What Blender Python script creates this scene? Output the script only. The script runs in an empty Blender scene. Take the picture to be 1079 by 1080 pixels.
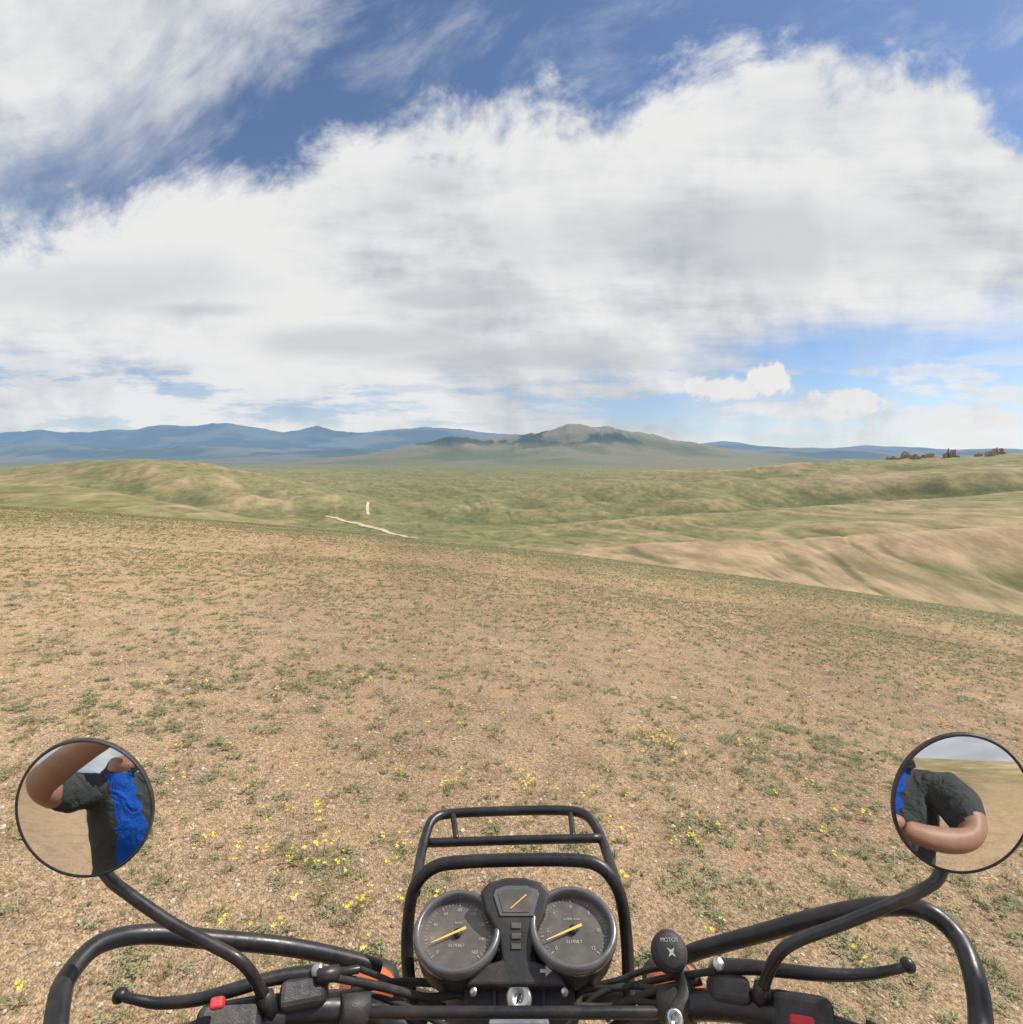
import bpy, math, random, bmesh
import numpy as np
from mathutils import Vector, Matrix
random.seed(7); rng=np.random.default_rng(11)
scene=bpy.context.scene
scene.view_settings.view_transform='Standard'
scene.view_settings.look='None'
scene.view_settings.exposure=0
# ------------------------------------------------------------ camera
PITCH=math.atan(58/540.0)
cp,sp=math.cos(PITCH),math.sin(PITCH)
CAM=Vector((0,0,1.6))
RX=Vector((1,0,0)); UP=Vector((0,sp,cp)); FW=Vector((0,cp,-sp))
cd=bpy.data.cameras.new("camera"); cam=bpy.data.objects.new("camera",cd)
scene.collection.objects.link(cam); cam.location=CAM
cam.rotation_euler=(math.radians(90)-PITCH,0,0)
cd.sensor_width=36; cd.lens=18; cd.clip_start=0.01; cd.clip_end=200000
scene.camera=cam
def W(px,py,D):
    return CAM+RX*((px-540)/540*D)+UP*((540-py)/540*D)+FW*D
def PL(px,py,P,n):
    d=RX*((px-540)/540)+UP*((540-py)/540)+FW
    t=(P-CAM).dot(n)/d.dot(n)
    return CAM+d*t
def uv_of(px,py):
    a=(px-540)/540; b=(540-py)/540
    k=b*sp+cp
    return a/k,(b*cp-sp)/k
# ------------------------------------------------------------ node helpers
def newmat(name):
    m=bpy.data.materials.new(name); m.use_nodes=True
    nt=m.node_tree; return m,nt,nt.nodes['Principled BSDF']
def nd(nt,t,**k):
    n=nt.nodes.new(t)
    for a,b in k.items(): setattr(n,a,b)
    return n
def setin(nt,sock,v):
    if isinstance(v,bpy.types.NodeSocket): nt.links.new(v,sock)
    else: sock.default_value=v
def MA(nt,op,a,b=0.0,c=None,clamp=False):
    n=nd(nt,'ShaderNodeMath',operation=op); n.use_clamp=clamp
    setin(nt,n.inputs[0],a); setin(nt,n.inputs[1],b)
    if c is not None: setin(nt,n.inputs[2],c)
    return n.outputs[0]
def SS(nt,v,lo,hi,a=0.0,b=1.0):
    n=nd(nt,'ShaderNodeMapRange',interpolation_type='SMOOTHSTEP')
    setin(nt,n.inputs[0],v); setin(nt,n.inputs[1],lo); setin(nt,n.inputs[2],hi); setin(nt,n.inputs[3],a); setin(nt,n.inputs[4],b)
    return n.outputs[0]
def NOI(nt,vec,scale,detail=5,rough=0.55,dist=0.0):
    n=nd(nt,'ShaderNodeTexNoise'); 
    if vec is not None: nt.links.new(vec,n.inputs['Vector'])
    n.inputs['Scale'].default_value=scale; n.inputs['Detail'].default_value=detail
    n.inputs['Roughness'].default_value=rough; n.inputs['Distortion'].default_value=dist
    return n.outputs['Fac']
def MIX(nt,f,a,b,mode='MIX'):
    n=nd(nt,'ShaderNodeMix',data_type='RGBA',blend_type=mode)
    setin(nt,n.inputs[0],f); setin(nt,n.inputs[6],a); setin(nt,n.inputs[7],b)
    return n.outputs[2]
def COMB(nt,x,y,z=0.0):
    n=nd(nt,'ShaderNodeCombineXYZ'); setin(nt,n.inputs[0],x); setin(nt,n.inputs[1],y); setin(nt,n.inputs[2],z); return n.outputs[0]
def CURVE(nt,v,pts,rng_=(-2.0,2.0),vr=(-0.5,3.0)):
    x=MA(nt,'DIVIDE',MA(nt,'SUBTRACT',v,rng_[0]),rng_[1]-rng_[0],clamp=True)
    n=nd(nt,'ShaderNodeFloatCurve'); c=n.mapping.curves[0]
    P=[((u-rng_[0])/(rng_[1]-rng_[0]),(w-vr[0])/(vr[1]-vr[0])) for u,w in pts]
    P=[(0,P[0][1])]+P+[(1,P[-1][1])]
    c.points[0].location=P[0]; c.points[1].location=P[-1]
    for p in P[1:-1]: c.points.new(*p)
    for p in c.points: p.handle_type='AUTO_CLAMPED'
    n.mapping.update()
    nt.links.new(x,n.inputs['Value'])
    return MA(nt,'MULTIPLY_ADD',n.outputs[0],vr[1]-vr[0],vr[0])
# ------------------------------------------------------------ sun + world
SUN_AZ=math.radians(66); SUN_EL=math.radians(46)
sd=Vector((math.sin(SUN_AZ)*math.cos(SUN_EL),math.cos(SUN_AZ)*math.cos(SUN_EL),math.sin(SUN_EL)))
sl=bpy.data.lights.new("sun",'SUN'); sl.energy=4.8; sl.angle=math.radians(0.55); sl.color=(1.0,0.95,0.86)
so=bpy.data.objects.new("sun",sl); scene.collection.objects.link(so)
so.rotation_euler=(-sd).to_track_quat('-Z','Y').to_euler(); so.location=(20,10,40)

w=bpy.data.worlds.new("World"); scene.world=w; w.use_nodes=True
try:
    w.cycles.sampling_method='MANUAL'; w.cycles.sample_map_resolution=256
except Exception: pass
nt=w.node_tree; bg=nt.nodes['Background']
sky=nd(nt,'ShaderNodeTexSky',sky_type='NISHITA'); sky.sun_disc=False
sky.sun_elevation=SUN_EL; sky.sun_rotation=SUN_AZ; sky.altitude=1500; sky.air_density=1.0; sky.dust_density=0.8; sky.ozone_density=2.2
tc=nd(nt,'ShaderNodeTexCoord'); sx=nd(nt,'ShaderNodeSeparateXYZ'); nt.links.new(tc.outputs['Generated'],sx.inputs[0])
X,Y,Z=sx.outputs
ya=MA(nt,'MAXIMUM',MA(nt,'ABSOLUTE',Y),0.12)
U=MA(nt,'DIVIDE',X,ya); V=MA(nt,'DIVIDE',Z,ya)
c0=COMB(nt,U,V)
wn1=NOI(nt,c0,1.8,2,0.5); c0b=COMB(nt,MA(nt,'ADD',U,7.3),MA(nt,'ADD',V,3.1)); wn2=NOI(nt,c0b,1.8,2,0.5)
Uw=MA(nt,'MULTIPLY_ADD',MA(nt,'SUBTRACT',wn1,0.5),0.28,U); Vw=MA(nt,'MULTIPLY_ADD',MA(nt,'SUBTRACT',wn2,0.5),0.24,V)
cw=COMB(nt,Uw,Vw)
nA=NOI(nt,cw,4.2,6,0.56)
nB=NOI(nt,COMB(nt,MA(nt,'ADD',Uw,0.022),MA(nt,'ADD',Vw,0.035)),4.2,4,0.56)
nX=NOI(nt,cw,15.0,5,0.66)
ca,sa=math.cos(math.radians(30)),math.sin(math.radians(30))
S1=MA(nt,'ADD',MA(nt,'MULTIPLY',Uw,ca),MA(nt,'MULTIPLY',Vw,sa)); S2=MA(nt,'SUBTRACT',MA(nt,'MULTIPLY',Vw,ca),MA(nt,'MULTIPLY',Uw,sa))
nF=NOI(nt,COMB(nt,MA(nt,'MULTIPLY',S1,2.1),MA(nt,'MULTIPLY',S2,4.6)),1.7,6,0.62)
nH=NOI(nt,COMB(nt,MA(nt,'MULTIPLY_ADD',wn1,0.3,MA(nt,'MULTIPLY',U,1.9)),MA(nt,'MULTIPLY',V,9.5)),1.8,6,0.6)
nL=NOI(nt,c0,1.7,2,0.5)
def C0(x,k): return MA(nt,'MULTIPLY',MA(nt,'SUBTRACT',x,0.5),k)
pert=MA(nt,'ADD',MA(nt,'ADD',C0(nA,0.34),C0(nF,0.16)),C0(nX,0.15))
top=[uv_of(*p) for p in [(-200,262),(0,236),(90,216),(160,200),(230,178),(330,160),(400,138),(500,112),(560,106),(640,124),(700,90),(760,60),(850,44),(950,62),(1030,96),(1100,140),(1300,170)]]
bot=[uv_of(*p) for p in [(-200,392),(0,388),(200,402),(330,412),(480,422),(600,420),(690,400),(760,372),(860,352),(1000,342),(1100,335),(1300,320)]]
ul=[uv_of(*p) for p in [(-200,240),(0,212),(60,204),(110,190),(160,152),(230,92),(300,28),(345,-20),(400,-100),(470,-180)]]+[(0.0,3.0)]
Vt=CURVE(nt,U,top); Vb=CURVE(nt,U,bot); Vl=CURVE(nt,U,ul)
e1=SS(nt,MA(nt,'ADD',MA(nt,'SUBTRACT',Vt,V),pert),-0.04,0.065)
e2=SS(nt,MA(nt,'ADD',MA(nt,'SUBTRACT',V,Vb),MA(nt,'ADD',C0(nH,0.16),C0(nA,0.14))),-0.05,0.07)
m1=MA(nt,'MULTIPLY',e1,e2)
m1=MA(nt,'MULTIPLY',m1,SS(nt,MA(nt,'ADD',nA,C0(nF,0.5)),0.20,0.42,0.88,1.0))
e3=SS(nt,MA(nt,'ADD',MA(nt,'SUBTRACT',V,Vl),MA(nt,'ADD',C0(nF,0.28),C0(nA,0.36))),-0.12,0.22)
m2=MA(nt,'MULTIPLY',e3,SS(nt,MA(nt,'ADD',nF,C0(nX,0.3)),0.25,0.6,0.74,0.99))
veil=MA(nt,'MULTIPLY_ADD',SS(nt,nF,0.45,0.80),0.40,0.03)
lowband=MA(nt,'MULTIPLY',SS(nt,V,-0.02,0.03),SS(nt,V,0.24,0.12))
left=SS(nt,U,0.55,-0.1,0.0,0.06)
m3=MA(nt,'MULTIPLY',lowband,SS(nt,MA(nt,'ADD',nH,left),0.47,0.57,0.0,0.90))
hz=MA(nt,'ADD',SS(nt,V,0.15,0.0,0.0,0.44),SS(nt,V,0.45,0.0,0.0,0.18))
def blob(px,py,rx,ry):
    u,v=uv_of(px,py); rx/=540; ry/=540
    a=MA(nt,'DIVIDE',MA(nt,'SUBTRACT',U,u),rx); b=MA(nt,'DIVIDE',MA(nt,'SUBTRACT',V,v),ry)
    return MA(nt,'SQRT',MA(nt,'ADD',MA(nt,'MULTIPLY',a,a),MA(nt,'MULTIPLY',b,b)))
def puff(px,py,rx,ry,k=0.9):
    return SS(nt,MA(nt,'ADD',blob(px,py,rx,ry),C0(nX,-3.2)),1.10,0.62,0.0,k)
ps=[puff(815,402,26,17,1.0),puff(765,411,55,12,1.0),puff(903,420,44,13,1.0),puff(985,391,50,8,.5),puff(905,393,22,8,.7),puff(1010,442,90,13,.85),puff(600,412,70,9,.7)]
inv=None
for m in [m1,m2,veil,m3,hz]+ps:
    q=MA(nt,'SUBTRACT',1.0,m); inv=q if inv is None else MA(nt,'MULTIPLY',inv,q)
dens=MA(nt,'SUBTRACT',1.0,inv,clamp=True)
g=MA(nt,'ADD',MA(nt,'MULTIPLY',nA,0.30),MA(nt,'ADD',MA(nt,'MULTIPLY',nH,0.25),MA(nt,'MULTIPLY',nL,0.45)))
shade=MA(nt,'ADD',SS(nt,g,0.36,0.56),MA(nt,'MULTIPLY',MA(nt,'SUBTRACT',nA,nB),1.3),clamp=True)
greys=None
for b in [(380,360,130,18),(480,316,100,13),(200,326,70,10),(780,250,260,45),(60,300,200,30),(560,378,170,14)]:
    q=SS(nt,MA(nt,'ADD',blob(*b),C0(nA,-2.4)),1.3,0.2,0.0,0.6); greys=q if greys is None else MA(nt,'MAXIMUM',greys,q)
shade=MA(nt,'MULTIPLY',shade,MA(nt,'SUBTRACT',1.0,greys),clamp=True)
rim=SS(nt,MA(nt,'SUBTRACT',Vt,V),0.25,0.0,0.0,0.6)
lit=MA(nt,'MAXIMUM',MA(nt,'MAXIMUM',ps[0],MA(nt,'MULTIPLY',ps[1],.8)),MA(nt,'MULTIPLY',ps[2],.8))
rim=MA(nt,'MAXIMUM',rim,lit)
shade=MA(nt,'ADD',shade,MA(nt,'MULTIPLY',rim,MA(nt,'SUBTRACT',1.0,shade)),clamp=True)
ccol=MIX(nt,shade,(0.51,0.54,0.58,1),(0.84,0.84,0.835,1))
skym=MIX(nt,1.0,sky.outputs[0],(0.092,0.103,0.116,1),'MULTIPLY')
fin=MIX(nt,dens,skym,ccol)
below=SS(nt,Z,-0.02,0.0)
fin=MIX(nt,below,(0.20,0.17,0.12,1),fin)
nt.links.new(fin,bg.inputs[0]); bg.inputs[1].default_value=1.0
# ------------------------------------------------------------ numpy noise
def hsh(ix,iy,seed):
    n=(ix*374761393+iy*668265263+seed*97471173)&0xffffffff
    n=((n^(n>>13))*1274126177)&0xffffffff
    return ((n^(n>>16))&0xffffffff)/4294967295.0
def vn(x,y,seed=0):
    ix=np.floor(x).astype(np.int64); iy=np.floor(y).astype(np.int64)
    fx=x-ix; fy=y-iy; fx=fx*fx*(3-2*fx); fy=fy*fy*(3-2*fy)
    a=hsh(ix,iy,seed);b=hsh(ix+1,iy,seed);c=hsh(ix,iy+1,seed);d=hsh(ix+1,iy+1,seed)
    return (a*(1-fx)+b*fx)*(1-fy)+(c*(1-fx)+d*fx)*fy
def fbm(x,y,oct=4,seed=0,gain=0.5):
    s=0;a=1;t=0
    for i in range(oct):
        xr=x*0.8-y*0.6; yr=x*0.6+y*0.8
        s=s+a*vn(xr*(2**i)+i*17.3,yr*(2**i)+i*9.1,seed+i); t+=a; a*=gain
        x,y=xr,yr
    return s/t
def ridg(x,y,oct=4,seed=0):
    s=0;a=1;t=0
    for i in range(oct):
        s=s+a*(1-abs(2*vn(x*(2**i)+i*3.7,y*(2**i)+i*5.3,seed+i)-1)); t+=a; a*=0.5
    return s/t
def sst(v,lo,hi):
    t=np.clip((v-lo)/(hi-lo),0,1); return t*t*(3-2*t)
# ------------------------------------------------------------ terrain heights
colsx=np.array([-250,0,65,135,200,270,335,405,540,675,810,945,1080,1330],float)
rows=[
(110,[540,553,555,557,560,565,572,580,594,610,634,666,702,736]),
(170,[545,554,556,558,562,568,574,581,595,602,620,648,680,716]),
(230,[545,553,554,556,561,567,573,581,588,589,595,606,622,644]),
(290,[540,548,550,553,558,564,570,577,577,572,567,560,551,543]),
(335,[534,540,546,552,559,566,572,580,584,583,581,576,568,560]),
(390,[520,524,530,538,550,562,568,575,582,582,581,577,569,560]),
(480,[501,505,509,519,534,547,557,565,572,566,559,549,540,530]),
(550,[516,520,525,535,547,554,560,563,567,560,551,543,530,520]),
(650,[514,517,520,528,536,544,550,552,558,544,536,527,515,503]),
(730,[504,508,508,513,522,532,541,549,556,552,546,539,528,516]),
(850,[497,500,494,491,495,506,521,540,545,538,524,510,494,483]),
(980,[495,497,488,484,485,496,508,530,534,527,511,500,488,478]),
(1120,[504,506,499,495,496,505,515,524,526,512,499,489,479,471]),
(1300,[509,510,506,505,508,513,517,518,518,503,489,484,478,471]),
(1600,[506,506,506,506,506,507,508,508,508,506,501,494,488,482]),
(2000,[503,503,503,503,503,504,504,504,503,498,494,493,495,495]),
(3000,[496]*9+[495]*5),
(5000,[491.5]*14),(9000,[488.5]*14),(15000,[486.5]*14),(30000,[484.8]*14),(70000,[483.2]*14)]
def px2V(y): 
    b=(540-y)/540; return (b*cp-sp)/(b*sp+cp)
NU,ND=300,700
Ug=np.linspace(-1.45,1.45,NU); Lg=np.linspace(math.log(100),math.log(70000),ND)
colU=(colsx-540)/540
tab=np.array([[px2V(v) for v in r[1]] for r in rows]); ld=np.log([r[0] for r in rows])
t1=np.array([np.interp(Ug,colU,r) for r in tab])
t2=np.array([np.interp(Lg,ld,t1[:,j]) for j in range(NU)]).T
def smooth(a,s,ax):
    k=np.exp(-0.5*(np.arange(-3*s,3*s+1)/s)**2); k/=k.sum(); n=len(k)//2
    pad=[(0,0),(0,0)]; pad[ax]=(n,n); b=np.pad(a,pad,mode='edge')
    return np.apply_along_axis(lambda v:np.convolve(v,k,'valid'),ax,b)
t2=smooth(smooth(t2,3,0),5,1)
mpx=np.array([(200,0),(300,1),(340,4),(400,12),(450,19),(480,25),(530,30),(545,34),(565,33),(600,38),(622,36),(640,37),(680,30),(720,20),(780,13),(850,6),(900,1),(950,0)],float)
fpx=np.array([(-250,22),(0,26),(50,30),(75,27),(100,28),(125,31),(150,30),(175,34),(200,33),(230,38),(250,37),(270,33),(300,30),(340,34),(370,30),(400,29),(450,31),(500,28),(560,24),(640,18),(720,16),(760,18),(800,14),(870,12),(910,15),(950,13),(1000,10),(1079,11),(1330,14)],float)
def height(x,y):
    x=np.asarray(x,float); y=np.asarray(y,float)
    r=np.hypot(x,y); az=np.arctan2(x,y); L=math.radians(54)
    azl=np.clip(az,-L,L); d=r*np.cos(azl)
    wb=sst(np.abs(az),math.radians(60),math.pi)
    Ue=np.tan(azl)*(1-wb)
    wd=d*np.exp(((fbm(x/200,y/260,3,91)-.5)*.26+(fbm(x/50,y/90,3,92)-.5)*.05)*sst(d,150,400)*(1-sst(d,2000,5000)))
    fu=np.clip((Ue+1.45)/2.9*(NU-1),0,NU-1.001); fl=np.clip((np.log(np.maximum(wd,1))-Lg[0])/(Lg[-1]-Lg[0])*(ND-1),0,ND-1.001)
    iu=fu.astype(int); il=fl.astype(int); fu-=iu; fl-=il
    Vv=(t2[il,iu]*(1-fu)+t2[il,iu+1]*fu)*(1-fl)+(t2[il+1,iu]*(1-fu)+t2[il+1,iu+1]*fu)*fl
    P=540+540*Ue
    warp=(fbm(x/2600,y/2600,3,21)-0.5)*2200
    sh=np.exp(-((d+warp-8800)/1900)**2)
    rr=ridg(x/1300,y/1300,5,31)
    Vv=Vv+np.interp(P,mpx[:,0],mpx[:,1])/540*sh*(0.62+0.62*rr)
    sh2=np.exp(-((d-30000)/6000)**2)
    rr2=ridg(x/5200,y/5200,5,41)
    Vv=Vv+np.interp(P,fpx[:,0],fpx[:,1])/540*sh2*(0.74+0.42*rr2)
    sh3=np.exp(-((d-18000)/2500)**2)
    f3=np.interp(P,[-250,0,150,300,450,560,700,760,900,1330],[13,14,12,15,9,2,4,11,10,9])
    Vv=Vv+f3/540*sh3*(0.1+1.3*ridg(x/2600,y/2600,4,51))
    zt=1.6+Vv*d
    amp=sst(d,110,260)*(1-sst(d,3000,6000))
    g_=ridg(x/30+fbm(x/90,y/90,2,7)*2.5+y/160,y/140,4,28)
    zt=zt+amp*((fbm(x/60,y/60,4,5)-0.5)*2.6+(ridg(x/90+y/260,y/300,3,8)-0.6)*4.0-sst(g_,.68,.9)*1.3+ sst(d,500,1000)*(ridg(x/240+y/600,y/600,3,18)-0.6)*14)
    zn=-0.116*y-0.11*x-0.00064*y*np.abs(y)-0.00064*x*x
    zn=zn+(fbm(x/1.3,y/1.3,3,2)-0.5)*0.05+(fbm(x/9,y/9,2,3)-0.5)*0.22*sst(r,2,10)
    b=sst(d,55,125)
    return zn*(1-b)+zt*b
def ray_ground(px,py,dmin=0.8):
    a=(px-540)/540; b=(540-py)/540
    dx,dy,dz=a,b*sp+cp,b*cp-sp
    t=np.exp(np.linspace(math.log(dmin),math.log(40000),9000))
    h=height(dx*t,dy*t); below=(1.6+dz*t)<h
    i=int(np.argmax(below)) if below.any() else len(t)-1
    return dx*t[i],dy*t[i],h[i]
# ------------------------------------------------------------ mesh helpers
def add_obj(name,verts,faces,mats=None,parent=None,smooth=True,coll=None):
    me=bpy.data.meshes.new(name); me.from_pydata([tuple(v) for v in verts],[],[tuple(f) for f in faces]); me.update()
    if smooth: me.polygons.foreach_set('use_smooth',[True]*len(me.polygons))
    ob=bpy.data.objects.new(name,me); (coll or scene.collection).objects.link(ob)
    for m in (mats or []): me.materials.append(m)
    if parent: ob.parent=parent
    return ob
def empty(name):
    e=bpy.data.objects.new(name,None); scene.collection.objects.link(e); e.empty_display_size=0.1; return e
def catmull(pts,n=8):
    P=[Vector(p) for p in pts]; P=[P[0]*2-P[1]]+P+[P[-1]*2-P[-2]]; out=[]
    for i in range(1,len(P)-2):
        for k in range(n):
            t=k/n; a,b,c,d=P[i-1],P[i],P[i+1],P[i+2]
            out.append(0.5*((2*b)+(c-a)*t+(2*a-5*b+4*c-d)*t*t+(3*b-a-3*c+d)*t**3))
    out.append(P[-2]); return out
def tube(name,pts,r,mat,parent,smoothp=True,seg=14,n=8):
    P=catmull(pts,n) if smoothp else [Vector(p) for p in pts]
    N=len(P)
    if isinstance(r,(int,float)): R=[r]*N
    else: R=list(np.interp(np.linspace(0,1,N),np.linspace(0,1,len(r)),r))
    vs=[];fs=[]; t=(P[1]-P[0]).normalized(); nrm=t.orthogonal().normalized()
    for i in range(N):
        t2_=(P[min(i+1,N-1)]-P[max(i-1,0)]).normalized()
        nrm=(nrm-t2_*nrm.dot(t2_)).normalized(); bn=t2_.cross(nrm)
        for k in range(seg):
            a=2*math.pi*k/seg; vs.append(P[i]+(nrm*math.cos(a)+bn*math.sin(a))*R[i])
    for i in range(N-1):
        for k in range(seg):
            a=i*seg+k;b=i*seg+(k+1)%seg; fs.append((a,b,b+seg,a+seg))
    fs.append(tuple(range(seg-1,-1,-1))); fs.append(tuple(range((N-1)*seg,N*seg)))
    return add_obj(name,vs,fs,[mat],parent)
def frame(n):
    n=n.normalized(); e1=Vector((1,0,0)); e1=(e1-n*e1.dot(n)).normalized(); e2=n.cross(e1); return e1,e2,n
def lathe(name,c,n,prof,mat,parent,seg=48,sq=1.0):
    if abs(n.normalized().x)>.95:
        n=n.normalized(); e1=Vector((0,1,0)); e1=(e1-n*e1.dot(n)).normalized(); e2=n.cross(e1)
    else: e1,e2,n=frame(n)
    vs=[];fs=[]
    for (r,h) in prof:
        for k in range(seg):
            a=2*math.pi*k/seg; vs.append(c+(e1*math.cos(a)+e2*(math.sin(a)*sq))*max(r,1e-5)+n*h)
    for i in range(len(prof)-1):
        for k in range(seg):
            a=i*seg+k;b=i*seg+(k+1)%seg; fs.append((a,b,b+seg,a+seg))
    return add_obj(name,vs,fs,[mat],parent)
def bevel(o,w=0.002,seg=3):
    m=o.modifiers.new("bevel",'BEVEL'); m.width=w; m.segments=seg; m.limit_method='ANGLE'; m.angle_limit=math.radians(35)
    return o
def plate(name,poly,P,n,th,mat,parent,bv=0.002):
    n=n.normalized(); pts=[PL(x,y,P,n) for x,y in poly]; k=len(pts)
    vs=pts+[p-n*th for p in pts]
    fs=[tuple(range(k)),tuple(range(2*k-1,k-1,-1))]+[(i,i+k,(i+1)%k+k,(i+1)%k) for i in range(k)]
    o=add_obj(name,vs,fs,[mat],parent,smooth=False)
    if bv: bevel(o,bv)
    return o
def box(name,c,ax,size,mat,parent,bv=0.003):
    e=[v.normalized() for v in ax]; vs=[]
    for i in (-1,1):
        for j in (-1,1):
            for k in (-1,1): vs.append(c+e[0]*(i*size[0]/2)+e[1]*(j*size[1]/2)+e[2]*(k*size[2]/2))
    fs=[(0,1,3,2),(4,6,7,5),(0,4,5,1),(2,3,7,6),(0,2,6,4),(1,5,7,3)]
    o=add_obj(name,vs,fs,[mat],parent,smooth=False); bevel(o,bv); return o
# ------------------------------------------------------------ terrain mesh
A=math.radians(54)
az=np.concatenate([np.linspace(-A,A,1000),np.linspace(A,2*math.pi-A,170)[1:-1]])
rad=np.concatenate([np.linspace(0.15,1,6),np.exp(np.linspace(math.log(1.1),math.log(100),150)),np.exp(np.linspace(math.log(103),math.log(4000),400)),np.exp(np.linspace(math.log(4100),math.log(60000),220))])
NA,NR=len(az),len(rad)
AZ,RR=np.meshgrid(az,rad)
gx=(RR*np.sin(AZ)).ravel(); gy=(RR*np.cos(AZ)).ravel(); gz=height(gx,gy)
verts=np.stack([gx,gy,gz],1)
verts=np.vstack([verts,[[0,0,float(height(np.array([0.]),np.array([0.]))[0])]]])
i=np.arange(NR-1)[:,None]; k=np.arange(NA)[None,:]; k2=(k+1)%NA
q=np.stack([(i*NA+k)+0*k2,(i*NA+k2),((i+1)*NA+k2),((i+1)*NA+k)],-1).reshape(-1,4)[:, ::-1]
tri=np.stack([np.full(NA,NR*NA),(np.arange(NA)+1)%NA,np.arange(NA)],1)
me=bpy.data.meshes.new("ground"); me.vertices.add(len(verts)); me.vertices.foreach_set('co',verts.ravel())
loops=np.concatenate([q.ravel(),tri.ravel()]); me.loops.add(len(loops)); me.loops.foreach_set('vertex_index',loops)
me.polygons.add(len(q)+len(tri))
me.polygons.foreach_set('loop_start',np.concatenate([np.arange(len(q))*4,len(q)*4+np.arange(len(tri))*3]))
me.update(calc_edges=True); me.validate()
me.polygons.foreach_set('use_smooth',np.ones(len(me.polygons),bool))
ground=bpy.data.objects.new("ground",me); scene.collection.objects.link(ground)
# relief-driven vegetation with painted slope shading: hollows greener and darker, crests drier and paler
G=gz.reshape(NR,NA)
def lap(s,c):
    Gp=np.pad(G,((s,s),(0,0)),mode='edge')
    return (Gp[2*s:]+Gp[:-2*s]-2*G)+(np.roll(G,c,1)+np.roll(G,-c,1)-2*G)
curv_=np.append((lap(5,8)/(RR*0.012)).ravel(),0)
curvL=np.append((lap(15,22)/(RR*0.05)).ravel(),0)
x,y=verts[:,0],verts[:,1]; r=np.hypot(x,y); d=np.maximum(y,r*0.5); Uv=x/np.maximum(d,0.1)
def c3(*a): return np.repeat(np.array(a)[None,:],len(x),0)
def lerp(a,b,t): return a+(b-a)*t[:,None]
soil=c3(.455,.315,.19); olive=c3(.255,.23,.105); green=c3(.135,.155,.058); brown=c3(.37,.265,.16)
n1=fbm(x/5,y/5,4,61); n2=fbm(x/60,y/60,5,62); n3=fbm(x/260+y/700,y/180,4,63); n4=ridg(x/60+y/200,y/260,4,66)
col=lerp(soil,olive,sst(r,3,42)*(0.25+0.62*sst(n1,.33,.6)))
mid=lerp(olive*.88,brown,sst(n3,.45,.65)*0.22)
mid=lerp(mid,green,sst(n2,.45,.62)*0.35)
spur=sst(Uv,-0.05,0.3)*sst(d,140,190)*(1-sst(d,310,350))
mid=lerp(mid,brown,spur*(0.55+0.4*sst(n2,.3,.55)))
vall=np.exp(-((Uv+0.12)/0.26)**2)*sst(d,330,480)*(1-sst(d,3500,6000))
mid=lerp(mid,green,vall*(0.22+0.40*sst(n3,.35,.6)))
mid=lerp(mid,green*0.85,np.clip(curv_*0.5,0,.4))
mid=lerp(mid,green*0.78,np.clip(curvL*1.3,0,.7))
mid=lerp(mid,brown,np.clip(-curv_*0.35,0,.28))
mid=lerp(mid,brown*1.1,sst(n4,.74,.86)*.5*(1-vall)*sst(n3,.40,.52))
plain=sst(d,2200,4500); mid=lerp(mid,c3(.165,.18,.085),plain*.8)
col=lerp(col,mid,sst(d,60,140))
zz=verts[:,2]
mt=lerp(c3(.20,.18,.105),c3(.13,.145,.065),sst(fbm(x/900,y/900,4,64),.4,.6))
mt=lerp(mt,c3(.30,.25,.17),np.clip(-curv_*.5,0,.6))
forest=sst(zz,100,280)*sst(fbm(x/700,y/700,4,65)+np.clip(curv_,-.3,.3)*.2,.46,.54)*0.95
mt=lerp(mt,c3(.03,.052,.024),forest)
col=lerp(col,mt,sst(d,4500,6500))
fr=lerp(c3(.05,.075,.04),c3(.19,.19,.12),sst(fbm(x/2500,y/1800,4,67)-curv_*.1,.45,.6))
col=lerp(col,fr,sst(d,13000,17000))
at=me.attributes.new("tint",'FLOAT_COLOR','POINT'); at.data.foreach_set('color',np.hstack([col,np.ones((len(x),1))]).ravel().astype(np.float32))

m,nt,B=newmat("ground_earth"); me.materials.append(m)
geo=nd(nt,'ShaderNodeNewGeometry'); pos=geo.outputs['Position']
att=nd(nt,'ShaderNodeAttribute',attribute_name='tint')
ln=nd(nt,'ShaderNodeVectorMath',operation='LENGTH'); nt.links.new(pos,ln.inputs[0]); dist=ln.outputs['Value']
near=SS(nt,dist,14.0,4.0); nearm=SS(nt,dist,90,30)
g2=NOI(nt,pos,45,5,0.78); g3=NOI(nt,pos,3.0,3,0.6)
vor=nd(nt,'ShaderNodeTexVoronoi'); nt.links.new(pos,vor.inputs['Vector']); vor.inputs['Scale'].default_value=120
sepv=nd(nt,'ShaderNodeSeparateColor'); nt.links.new(vor.outputs['Color'],sepv.inputs[0])
k1=MA(nt,'MULTIPLY',SS(nt,g2,0.30,0.70,0.55,1.40),SS(nt,g3,0.3,0.7,0.82,1.16))
k1=MA(nt,'MULTIPLY',k1,MA(nt,'MULTIPLY_ADD',sepv.outputs[0],0.55,0.74))
kk=nd(nt,'ShaderNodeMix',data_type='FLOAT'); setin(nt,kk.inputs[0],nearm); kk.inputs[2].default_value=1.0; setin(nt,kk.inputs[3],k1)
mp_=nd(nt,'ShaderNodeVectorMath',operation='MULTIPLY'); nt.links.new(pos,mp_.inputs[0]); mp_.inputs[1].default_value=(1,.5,1)
f1=NOI(nt,mp_.outputs[0],0.07,8,0.76)
k2=SS(nt,f1,0.34,0.66,0.72,1.24)
kt=MA(nt,'MULTIPLY',kk.outputs[0],k2)
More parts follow.
